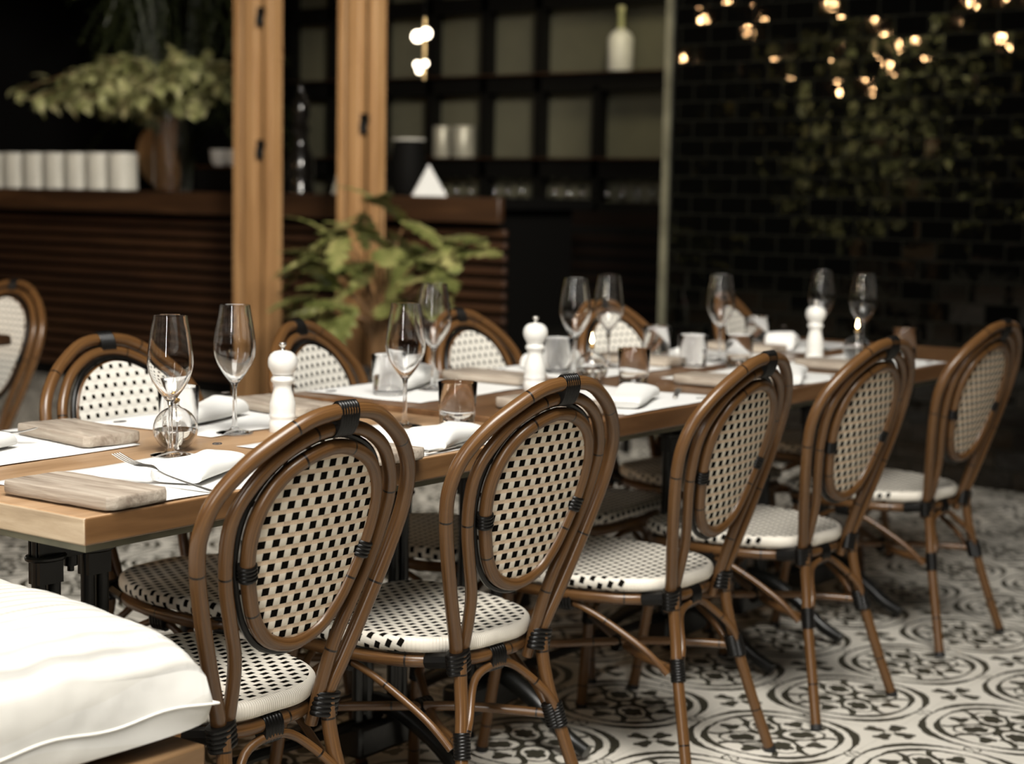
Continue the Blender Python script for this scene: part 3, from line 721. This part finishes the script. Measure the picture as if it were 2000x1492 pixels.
def make_lamp():
    t = thing('oil_lamp', 'x', 'oil lamp', group='glass ball oil lamps')
    r = .041; outp = []; inp = []
    for i in range(0, 17):
        a = -PI / 2 + (PI - .28) * i / 16; outp.append((max(r * math.cos(a), .0005), r + r * math.sin(a)))
    zt = outp[-1][1]; outp += [(.0072, zt + .004), (.0072, zt + .012), (.0060, zt + .012), (.0060, zt + .003)]
    r2 = r - .0016
    for i in range(16, -1, -1):
        a = -PI / 2 + (PI - .28) * i / 16; inp.append((max(r2 * math.cos(a), .0003), r + r2 * math.sin(a)))
    outp[0] = (.0005, .0004)
    MB().lathe(outp + inp, 40).build('glass_globe', M['glass'], t)
    r3 = r2 - .0008; w_ = []
    for i in range(10):
        a = -PI / 2 + (PI / 2 - .02) * i / 9; w_.append((max(r3 * math.cos(a), .0003), r + r3 * math.sin(a)))
    w_.append((.0003, r - .001)); MB().lathe(w_, 40).build('lamp_oil', M['water'], t)
    MB().lathe([(.0005, zt + .006), (.0085, zt + .012), (.0085, zt + .016), (.003, zt + .018), (.003, zt + .022), (.0005, zt + .022)], 16).build('burner', M['wick'], t)
    MB().tube([(0, 0, .012), (.004, 0, .04), (0, 0, zt + .008)], .0015, 6, sub=4).build('wick', M['paper'], t)
    MB().lathe([(.0003, 0), (.0035, .004), (.0044, .009), (.0032, .016), (.0014, .023), (.0003, .029)], 14, (0, 0, zt + .021)).build('flame', M['flame'], t)
    return t
for x, y, lab in [(.535, .39, 'glass ball oil lamp behind the nearest wine glass'), (1.93, .405, 'lit glass ball oil lamp behind the second chair back'), (3.02, .20, 'farthest lit oil lamp, left of the last wine glass')]:
    inst(ST, 'lamp', make_lamp, (x, y, TZ_(x)), 0, lab)

# ------------------------------------------------------------------ bench and pillow in the foreground
def bench():
    t = thing('wooden_bench', 'brown wooden bench end carrying the white pillow', 'bench', (-.62, .30, 0))
    wd = mat_wood('bench_wood', (.10, .052, .022), (.19, .11, .05), (.27, .165, .08), 1.0, .5, 'X')
    MB().box((0, 0, .425), (1.30, 1.04, .05)).build('seat', wd, t, True, bevel=.004)
    MB().box((0, -.48, .36), (1.20, .03, .08)).build('apron', wd, t, True, bevel=.003); MB().box((0, .48, .36), (1.20, .03, .08)).build('apron', wd, t, True, bevel=.003)
    for i in (-1, 1):
        for j in (-1, 1): MB().box((i * .60, j * .47, .20), (.06, .06, .40)).build('leg', wd, t, True, bevel=.003)
bench()
def mat_pillow():
    n = NT('white_embroidered_cotton'); m = n.math; x, y, z = n.sep(n.coord('Object'))
    f = n.noise(n.coord(), 9, 2); s = m('SINE', m('MULTIPLY', y, 2 * PI / .0235)); band = m('MULTIPLY', m('ADD', m('MULTIPLY', s, .5), .5), 1.0)
    lad = m('MULTIPLY', m('GREATER_THAN', m('SINE', m('MULTIPLY', x, 2 * PI / .009)), .1), m('LESS_THAN', m('ABSOLUTE', m('SUBTRACT', m('FRACT', m('DIVIDE', m('ADD', y, .01), .094)), .5)), .055))
    c = n.mix(m('MULTIPLY', m('GREATER_THAN', s, .2), .30), (.66, .645, .605), (.53, .50, .43)); c = n.mix(m('MULTIPLY', lad, .35), c, (.42, .38, .31))
    n.P(color=c, rough=.9, sheen=.1); n.bump(m('ADD', m('ADD', m('MULTIPLY', band, .8), m('MULTIPLY', f, 1.2)), m('MULTIPLY', lad, -.5)), .85, .009)
    return n.m
def pillow():
    mb = MB(); n = 56; A, B = .335, .30; zs = .060; idx = {}
    rr = random.Random(4)
    for side in (1, -1):
        for i in range(n + 1):
            for j in range(n + 1):
                u, v = 2 * i / n - 1, 2 * j / n - 1
                px_ = A * u * (1 - .085 * (1 - abs(u) ** 2.0) * 0 - .055 * (1 - v * v) * abs(u) ** 3); py = B * v * (1 - .055 * (1 - u * u) * abs(v) ** 3)
                e = max(0, (1 - u ** 4)) * max(0, (1 - v ** 4)); h = e ** .42
                wr = .009 * math.sin(9 * u + 4 * v) * math.sin(7 * v - 2 * u) * (1 - e) + .004 * math.sin(23 * math.atan2(v, u)) * (1 - e) * e ** .3
                z = zs + (.150 * h + wr * (h > 0) if side > 0 else -.056 * e ** .16)
                if abs(u) == 1 or abs(v) == 1: z = zs + .004 * math.sin(11 * u + 13 * v)
                key = (i, j, 0 if (i in (0, n) or j in (0, n)) else side)
                if key not in idx: idx[key] = len(mb.v); mb.v.append(V((px_, py, z)))
        def g(i, j): return idx[(i, j, 0 if (i in (0, n) or j in (0, n)) else side)]
        for i in range(n):
            for j in range(n):
                q = (g(i, j), g(i + 1, j), g(i + 1, j + 1), g(i, j + 1)); mb.face(q if side > 0 else q[::-1])
    o = mb.build('pillow', mat_pillow(), None, True); o.location = (-.285, .075, .4545); o.rotation_euler = (0, 0, math.radians(-2))
    tag(o, 'large white striped cotton pillow in the bottom left foreground', 'pillow')
    ed = [(A * u, B * v) for u, v in [(-1, -1), (1, -1), (1, 1), (-1, 1)]]
    e = [mb.v[idx[(i, 0, 0)]] for i in range(n + 1)] + [mb.v[idx[(n, j, 0)]] for j in range(1, n + 1)] + [mb.v[idx[(i, n, 0)]] for i in range(n - 1, -1, -1)] + [mb.v[idx[(0, j, 0)]] for j in range(n - 1, 0, -1)]
    MB().tube(e, .0018, 8, closed=True).build('seam', mat_linen('white_seam', (.80, .78, .72)), o)
pillow()

# ------------------------------------------------------------------ bar, posts, shelves
def bar():
    t = thing('bar_counter', 'dark wooden bar counter with slatted front behind the posts', 'counter', (5.5, 6.2, 0)); L = 5.72
    MB().box((-.02, 0, 1.145), (.05, L, .13)).build('counter_edge', M['bar_top'], t, True, bevel=.008); MB().box((.44, .01, 1.18), (.87, L - .04, .06)).build('counter_top', M['black'], t, True, bevel=.004)
    MB().box((.45, .03, .575), (.66, L - .16, 1.15)).build('carcass', M['black'], t, False)
    for k in range(15):
        MB().box((.085, -.06 + .02, 1.025 - k * .0655), (.03, L - .17, .040)).build('slat', M['slat'], t, True, bevel=.006)
bar()
def post(name, y, lab, ws, hw):
    t = thing(name, lab, 'post', (5.12, y, 0)); x0 = -sum(ws) / 2 - .02
    for k, w_ in enumerate(ws):
        o = MB().box((-.025 * (k % 2), x0 + w_ / 2, 1.75), (.09, w_, 3.5)).build('stile', M['post'], t, True, bevel=.006); x0 += w_ + .036
    x0 = -sum(ws) / 2 - .02 + ws[0] + .011 if False else -sum(ws) / 2 - .02 + ws[0] * 0 + ws[0] + .0
    for z in hw:
        b = MB(); b.lathe([(.0005, 0), (.022, 0), (.022, .05), (.0005, .05)], 14, (-.06, -sum(ws) / 2 - .02 + ws[0] + .011, z)); b.box((-.045, -sum(ws) / 2 - .02 + ws[0] + .011, z + .07), (.03, .05, .05)); b.build('hinge', M['black_steel'], t)
    for k in range(2):
        yy = -sum(ws) / 2 - .02 + sum(ws[:k + 1]) + .036 * k + .018
        MB().box((-.005, yy, 1.75), (.02, .036, 3.48)).build('dark_joint', M['slat_dark'], t, False)
post('folding_door_frame', 4.715, 'left stack of folded pine door frames in front of the bar', (.058, .092, .066), (2.10, 1.40))
post('folding_door_frame', 3.97, 'right stack of folded pine door frames behind the potted plant', (.050, .084, .054), (1.53,))
def shelves():
    t = thing('shelf_unit', 'black steel shelving with olive back panel to the right of the posts', 'shelves', (7.55, 5.2, 0))
    MB().box((.14, 0, 1.8), (.03, 3.3, 3.4)).build('back_panel', M['olive'], t, False)
    fr = MB()
    for y in (3.62, 4.145, 4.60, 5.04, 5.50, 5.95, 6.4, 6.82):
        hi = 3.5 if y != 4.145 else 1.92
        MB().box((.03, y - 5.2, hi / 2), (.10, .05, hi)).build('upright', M['black_steel'], t, False)
    for z, h in ((2.47, .10), (1.945, .11), (1.40, .12), (1.16, .06)):
        MB().box((.03, 0, z), (.10, 3.25, h)).build('shelf', M['black_steel'], t, False)
    for z in (2.003, 1.464): MB().box((.01, 0, z), (.16, 3.2, .008)).build('shelf_liner', M['bar_top'], t, False)
    MB().box((.0, 0, .57), (.05, 3.3, 1.12)).build('lower_door', M['slat_dark'], t, False)
shelves()
def backbar():
    t = thing('back_bar_cabinet', 'near-black slatted cabinet below the shelves', 'cabinet', (6.9, 3.55, 0))
    MB().box((.25, 0, .52), (.5, 2.1, 1.04)).build('carcass', M['black'], t, False)
    for k in range(12): MB().box((-.012, 0, .98 - k * .08), (.02, 2.08, .05)).build('slat', M['slat_dark'], t, False)
backbar()
area('shelf_light', (6.7, 3.3, 2.9), (7.7, 3.95, 1.55), .4, .4, 4.5, (1.0, .90, .62), 110)
# objects on shelves and bar
def lathe_thing(name, prof, mat, loc, lab, cat, group=None, n=24):
    o = MB().lathe(prof, n).build(name, mat, None, True); o.location = loc; return tag(o, lab, cat, group)
def jar():
    t = thing('shelf_bottle', 'white bottle with long neck on the upper right shelf', 'bottle', (7.55, 3.98, 2.0075))
    MB().lathe([(.0005, 0), (.075, 0), (.08, .01), (.08, .20), (.06, .235), (.022, .26), (.0005, .262)], 24).build('body', M['dirty_white'], t)
    MB().lathe([(.021, .262), (.019, .36), (.024, .365), (.024, .40), (.0005, .40)], 16).build('neck', M['leaf_pale'], t)
jar()
lathe_thing('grey_canister', [(.0005, 0), (.075, 0), (.08, .01), (.08, .20), (.075, .21), (.0005, .212)], M['grey_tin'], (7.55, 5.22, 1.4682), 'wider grey canister on the middle shelf, right one of two', 'canister')
lathe_thing('grey_canister', [(.0005, 0), (.06, 0), (.064, .01), (.064, .20), (.06, .21), (.0005, .212)], M['grey_tin'], (7.55, 5.40, 1.4682), 'narrower grey canister on the middle shelf, left one of two', 'canister')
def hang_glass():
    o = MB().lathe([(.0005, .0), (.028, .0), (.030, -.003), (.004, -.010), (.0035, -.05), (.018, -.065), (.028, -.09), (.026, -.13), (.024, -.13), (.026, -.09), (.016, -.068), (.0005, -.06)], 16).build('hanging_glass', M['glass'], None, True)
    o['category'] = 'glass'; o['group'] = 'stemware hanging under the middle shelf'; return o
for k in range(13):
    y = (3.72, 3.83, 3.94, 4.05, 4.24, 4.35, 4.46, 4.72, 4.83, 4.94, 5.15, 5.26, 5.37)[k]
    inst(ST, 'hg', hang_glass, (7.545, y, 1.3395), 0, ('rightmost', 'second', 'third', 'fourth', 'fifth', 'sixth', 'seventh', 'eighth', 'ninth', 'tenth', 'eleventh', 'twelfth', 'last')[k] + ' stemmed glass hanging under the middle shelf, counted from the right')
def pyramid(name, loc, h, r, lab, mat):
    mb = MB(); n = 4; N = 16
    for i in range(9):
        f = i / 8
        for k in range(N):
            a = 2 * PI * k / N; q = 1 / max(abs(math.cos((a % (PI / 2)) - PI / 4)), .7) * .72
            mb.v.append(V((math.cos(a) * r * q * (1 - f) * (1 + .10 * math.sin(4 * a + 1)), math.sin(a) * r * q * (1 - f), h * f)))
    for i in range(8):
        for k in range(N): mb.face((i * N + k, i * N + (k + 1) % N, (i + 1) * N + (k + 1) % N, (i + 1) * N + k))
    mb.face(list(range(N))[::-1])
    o = mb.build(name, mat, None, True); o.location = loc; return tag(o, lab, 'napkin')
pyramid('folded_napkin_cone', (5.78, 4.07, 1.2115), .175, .125, 'white napkin folded to a cone on the right end of the bar', M['napkin'])
pyramid('folded_napkin_cone', (6.14, 4.95, 1.2115), .48, .17, 'tall grey cloth cone on the bar between the two posts', M['grey_tin'])
# white cups stacked in columns
def stack():
    mb = MB(); prof = [(.0005, 0)]
    z = 0
    for k in range(5): prof += [(.088, z), (.096, z + .006), (.096, z + .044), (.088, z + .048)]; z += .048
    prof += [(.0005, z)]
    o = mb.lathe(prof, 28).build('plate_stack', M['dirty_white'], None, True); o['category'] = 'plates'; o['group'] = 'pale crockery stacks on the bar'; return o
for k in range(7): 
    inst(ST, 'stk', stack, (5.90, 6.72 + k * .215, 1.2105), 0, ('first', 'second', 'third', 'fourth', 'fifth', 'sixth', 'seventh')[k] + ' pale crockery stack on the bar, counted leftwards from the vase')
def cutting():
    o = MB().lathe([(.0005, -.012), (.19, -.012), (.20, -.008), (.20, .008), (.19, .012), (.0005, .012)], 32, ax=Matrix.Rotation(math.radians(80), 3, 'Y')).build('round_board', M['post'], None, True)
    o.location = (6.12, 6.62, 1.425); tag(o, 'round wooden board leaning behind the crockery stacks on the bar', 'board')
cutting()
for y, l in ((5.88, 'white cup on the bar left of the left post'), (5.75, 'white cup on the bar, half behind the left post')):
    o = lathe_thing('white_cup', [(.0005, 0), (.036, 0), (.055, .03), (.062, .10), (.058, .10), (.05, .03), (.0005, .012)], M['ceramic'], (5.95, y, 1.372), l, 'cup')
o = MB().box((5.96, 5.78, 1.29), (.22, .42, .155)).build('coffee_machine_base', M['black_steel'], None, True, bevel=.01); tag(o, 'low black box with copper rim carrying the white cups on the bar', 'box')
MB().tube([(5.84, 5.58, 1.362), (5.84, 5.98, 1.362)], .009, 10).build('copper_rim', flat('copper', (.75, .36, .16), .25, 1), o)
def dark_mill():
    t = thing('tall_dark_mill', 'tall black turned pepper mill on the bar between the posts', 'pepper mill', (5.72, 4.98, 1.2105))
    MB().lathe([(.0005, 0), (.085, 0), (.085, .03), (.07, .06), (.085, .12), (.08, .2), (.05, .27), (.04, .34), (.06, .37), (.04, .40), (.0005, .40)], 24).build('body', flat('black_gloss', (.006, .005, .004), .15), t)
    MB().lathe([(.0005, .40), (.035, .40), (.055, .45), (.05, .52), (.03, .56), (.015, .60), (.02, .63), (.0005, .66)], 24).build('head', bpy.data.materials['black_gloss'], t)
dark_mill()
def dark_jug():
    t = thing('dark_jug', 'black round-bellied jug with pale rim on the bar right of the right post', 'jug', (5.95, 4.36, 1.2105))
    MB().lathe([(.0005, 0), (.08, 0), (.10, .05), (.105, .16), (.095, .26), (.08, .31), (.0005, .312)], 28).build('body', M['black'], t)
    MB().lathe([(.082, .31), (.095, .312), (.098, .322), (.085, .322)], 28).build('rim', M['dirty_white'], t)
dark_jug()
# leaves
def leaf_simple(mb, p, d, up, L, W):
    d = d.normalized(); s = d.cross(up).normalized(); n_ = s.cross(d); b = len(mb.v); k = 5
    for i in range(k + 1):
        f = i / k; w_ = W * math.sin(PI * min(1, f * .92 + .08)) ** .8; c = p + d * L * f - n_ * (L * .25 * f * f)
        mb.v += [c - s * w_ / 2 + n_ * w_ * .12, c, c + s * w_ / 2 + n_ * w_ * .12]
    for i in range(k): mb.face((b + 3 * i, b + 3 * i + 1, b + 3 * i + 4, b + 3 * i + 3)); mb.face((b + 3 * i + 1, b + 3 * i + 2, b + 3 * i + 5, b + 3 * i + 4))
def leaf_lobed(mb, p, d, up, L, W):
    """deeply lobed leaf (split philodendron kind)"""
    d = d.normalized(); s = d.cross(up).normalized(); n_ = s.cross(d); n = 26
    def mid(f): return p + d * (L * f) - n_ * (L * .32 * f * f)
    prev = None
    for i in range(n + 1):
        f = i / n; env = math.sin(PI * min(1, .10 + f * .90)) ** .7; lob = .38 + .62 * abs(math.sin(PI * 5 * f + .4)) ** .8
        w_ = W / 2 * env * lob; c = mid(f); b = len(mb.v)
        tip = d * (w_ * .45)
        mb.v += [c - s * w_ + tip - n_ * w_ * .15, c - s * w_ * .5 + tip * .3 + n_ * w_ * .12, c, c + s * w_ * .5 + tip * .3 + n_ * w_ * .12, c + s * w_ + tip - n_ * w_ * .15]
        if prev is not None:
            for k in range(4): mb.face((prev + k, prev + k + 1, b + k + 1, b + k))
        prev = b
def potted_plant():
    t = thing('potted_plant', 'leafy green plant with lobed leaves standing before the bar, right of the left post', 'plant', (4.45, 3.26, 0)); r = random.Random(11)
    MB().lathe([(.0005, 0), (.15, 0), (.17, .02), (.21, .36), (.22, .40), (.205, .40), (.19, .36), (.0005, .35)], 28).build('pot', flat('dark_clay_pot', (.03, .025, .02), .7), t)
    lv, stm = MB(), MB()
    # stems arch out from the pot; (y offset, z, x offset) of leaf starts
    spots = [(.50, .86, 0), (.46, .73, -.05), (.42, 1.02, .05), (.36, .93, -.1), (.30, .84, 0), (.24, 1.12, .1), (.20, .98, -.1), (.16, .78, -.15), (.10, .90, 0), (.06, 1.18, .05), (.02, .82, -.1),
             (-.06, 1.02, -.1), (-.10, .90, .1), (-.16, 1.10, 0), (-.20, .98, -.15), (-.27, .93, 0), (-.33, 1.02, .1), (-.36, .84, -.05), (-.42, .94, .05), (.0, .70, -.2), (.14, .66, -.1), (.30, .68, -.1), (-.12, .74, .0), (.40, .86, .15), (-.02, .98, .2), (.44, .62, .05), (.08, 1.04, -.2), (-.24, .80, .1)]
    for y, z, x in spots:
        base = V((r.uniform(-.05, .05), r.uniform(-.06, .06), .36)); y *= .85; p = V((x, y, z)); stm.tube([base, V((x * .3, y * .3, (z + .36) / 2 + .10)), p], .006, 6, sub=5)
        for q in range(2):
            d = V((x * 1.2 - .25 + r.uniform(-.35, .3), y * 1.5 + r.uniform(-.35, .35), r.uniform(-.30, .35))); leaf_lobed(lv, p - d.normalized() * .02, d, V((r.uniform(-.3, .0), r.uniform(-.2, .2), 1)), r.uniform(.20, .29), r.uniform(.13, .19))
    lv.build('foliage', M['leaf'], t, True, merge=False); stm.build('stems', M['stem'], t, True)
potted_plant()
def vase_arrangement():
    t = thing('vase_arrangement', 'tall glass vase with spreading pale green branches on the bar at the left', 'vase', (5.85, 6.22, 1.2105)); r = random.Random(5)
    MB().lathe([(.0005, 0), (.10, 0), (.105, .01), (.105, .52), (.100, .52), (.099, .012), (.0005, .012)], 32).build('vase', M['glass'], t)
    lv, stm = MB(), MB()
    for k in range(40):
        side = r.choice((-1, 1)); reach = r.uniform(.1, 1.15) if side > 0 else r.uniform(.1, .75); top = r.uniform(.55, .80); tipz = top - r.uniform(-.02, .22) * reach
        pts = [V((0, 0, .10)), V((r.uniform(-.05, .05), side * .06, .5)), V((r.uniform(-.25, .1), side * reach * .55, top)), V((r.uniform(-.4, .2), side * reach, tipz))]
        sp = smooth(pts, 8); stm.tube(sp, .004, 5)
        for i in range(9, len(sp)):
            for q in range(3):
                d = V((r.uniform(-1, .5), r.uniform(-1, 1) + side * .5, r.uniform(-.9, .5))); leaf_simple(lv, sp[i] + V((0, 0, r.uniform(-.02, .02))), d, V((r.uniform(-.6, 0), .1, 1)), r.uniform(.07, .12), r.uniform(.05, .085))
    lv.build('foliage', M['leaf_pale'], t, True, merge=False); stm.build('branches', M['stem'], t, True)
vase_arrangement()
def fern():
    t = thing('dark_fern', 'big dark feathery plant in the shadows above the vase', 'plant', (6.7, 7.05, 0)); r = random.Random(9); lv, stm = MB(), MB()
    MB().lathe([(.0005, 0), (.22, 0), (.28, .7), (.25, .7), (.0005, .66)], 24).build('pot', M['black'], t)
    for k in range(70):
        a = r.uniform(0, 2 * PI); R2 = r.uniform(.3, 1.35); z1 = r.uniform(1.7, 2.9)
        sp = smooth([V((0, 0, .66)), V((.1 * math.cos(a), .1 * math.sin(a), 1.5)), V((R2 * .22 * math.cos(a), R2 * .6 * math.sin(a), z1)), V((R2 * .34 * math.cos(a), R2 * math.sin(a), z1 - .25))], 9); stm.tube(sp, .005, 5)
        for i in range(14, len(sp)):
            for q in range(4): leaf_simple(lv, sp[i], V((r.uniform(-1, 1), r.uniform(-1, 1), r.uniform(-.5, .8))), V((0, .1, 1)), r.uniform(.06, .13), .012)
    lv.build('foliage', M['leaf_dark'], t, True, merge=False); stm.build('stems', M['leaf_dark'], t, True)
fern()
# pendant cluster half hidden behind the right post
def pendant():
    t = thing('pendant_lamp', 'pendant lamp with pale glowing bulbs right of the right post', 'lamp', (6.4, 4.62, 0))
    MB().tube([(0, 0, 2.20), (0, 0, 3.5)], .006, 8).build('cord', M['black'], t); MB().tube([(0, 0, 1.9), (0, 0, 2.26)], .012, 10).build('stem', M['wick'], t)
    for y, z, r_ in ((-.035, 2.165, .032), (.03, 2.15, .034), (.03, 1.985, .020), (-.03, 1.99, .018), (.015, 1.95, .018)):
        MB().ball((-.03, y, z), r_, 12).build('bulb', M['bulb_white'], t)
pendant()
# slim bottle on a small dark stand by the doorway
def stand():
    t = thing('side_table', 'small black side table in the dark doorway left of the metal jamb', 'table', (5.15, 2.62, 0))
    MB().box((0, 0, .58), (.4, .4, .03)).build('tabletop', M['black_steel'], t, True, bevel=.004)
    for i in (-1, 1):
        for j in (-1, 1): MB().box((i * .17, j * .17, .2825), (.03, .03, .565)).build('leg', M['black_steel'], t, False)
    t = thing('slim_bottle', 'slim grey bottle with a red band in the dark doorway', 'bottle', (5.15, 2.50, .5955))
    MB().lathe([(.0005, 0), (.036, 0), (.038, .01), (.036, .08), (.018, .14), (.014, .22), (.016, .23), (.0005, .24)], 20).build('body', M['grey_tin'], t)
    MB().lathe([(.030, .10), (.0325, .10), (.024, .125), (.021, .125)], 20).build('band', flat('rust_red', (.22, .05, .015), .5), t)
stand()

# ------------------------------------------------------------------ festoon bulbs and hedge of the courtyard, behind the camera side; mirrored in the tiles
def festoon():
    t = thing('string_lights', 'warm bulb string lights over the courtyard, mirrored in the black tiles', 'lights', (0, 0, 0)); r = random.Random(21)
    pos = [(-2.0, 6.2, 3.05), (-2.0, 6.15, 2.86), (-2.0, 6.1, 2.48), (-1.9, 6.25, 2.42), (-2.1, 5.65, 2.62), (-2.0, 5.6, 2.50), (-2.0, 5.55, 2.35), (-2.1, 4.95, 2.72), (-2.0, 4.80, 2.55), (-2.0, 4.7, 2.38), (-2.0, 4.4, 2.42), (-2.0, 4.1, 2.62), (-2.1, 3.98, 2.45), (-2.0, 3.86, 2.36), (-2.0, 3.75, 3.0), (-2.0, 3.68, 2.88), (-2.1, 3.72, 3.12), (-1.9, 3.5, 2.4), (-2.0, 6.9, 2.45)]
    w1 = MB()
    for x, y, z in pos: w1.tube([(x, y, z + .03), (x, y, 4.2)], .004, 5)
    w1.build('cable', M['black'], t)
    for x, y, z in pos:
        MB().ball((x, y, z), (.015 + .006 * r.random()), 10, (1, 1, 1.4)).build('bulb', M['bulb'], t)
festoon()
def hedge():
    t = thing('courtyard_shrub', 'leafy courtyard shrub mirrored in the black tiles', 'shrub', (-3.6, 5.2, 0)); r = random.Random(31); lv = MB()
    for k in range(900):
        c = V((r.uniform(-.4, .6), r.gauss(0, 1.2), r.uniform(.9, 3.0))); leaf_simple(lv, c, V((r.uniform(-.2, 1), r.uniform(-1, 1), r.uniform(-.6, .6))), V((0, 0, 1)), .16, .09)
    lv.build('foliage', M['leaf_pale'], t, True, merge=False)
    MB().tube([(0, 0, 0), (0, 0, 2.2)], .06, 8).build('trunk', M['stem'], t)
hedge()
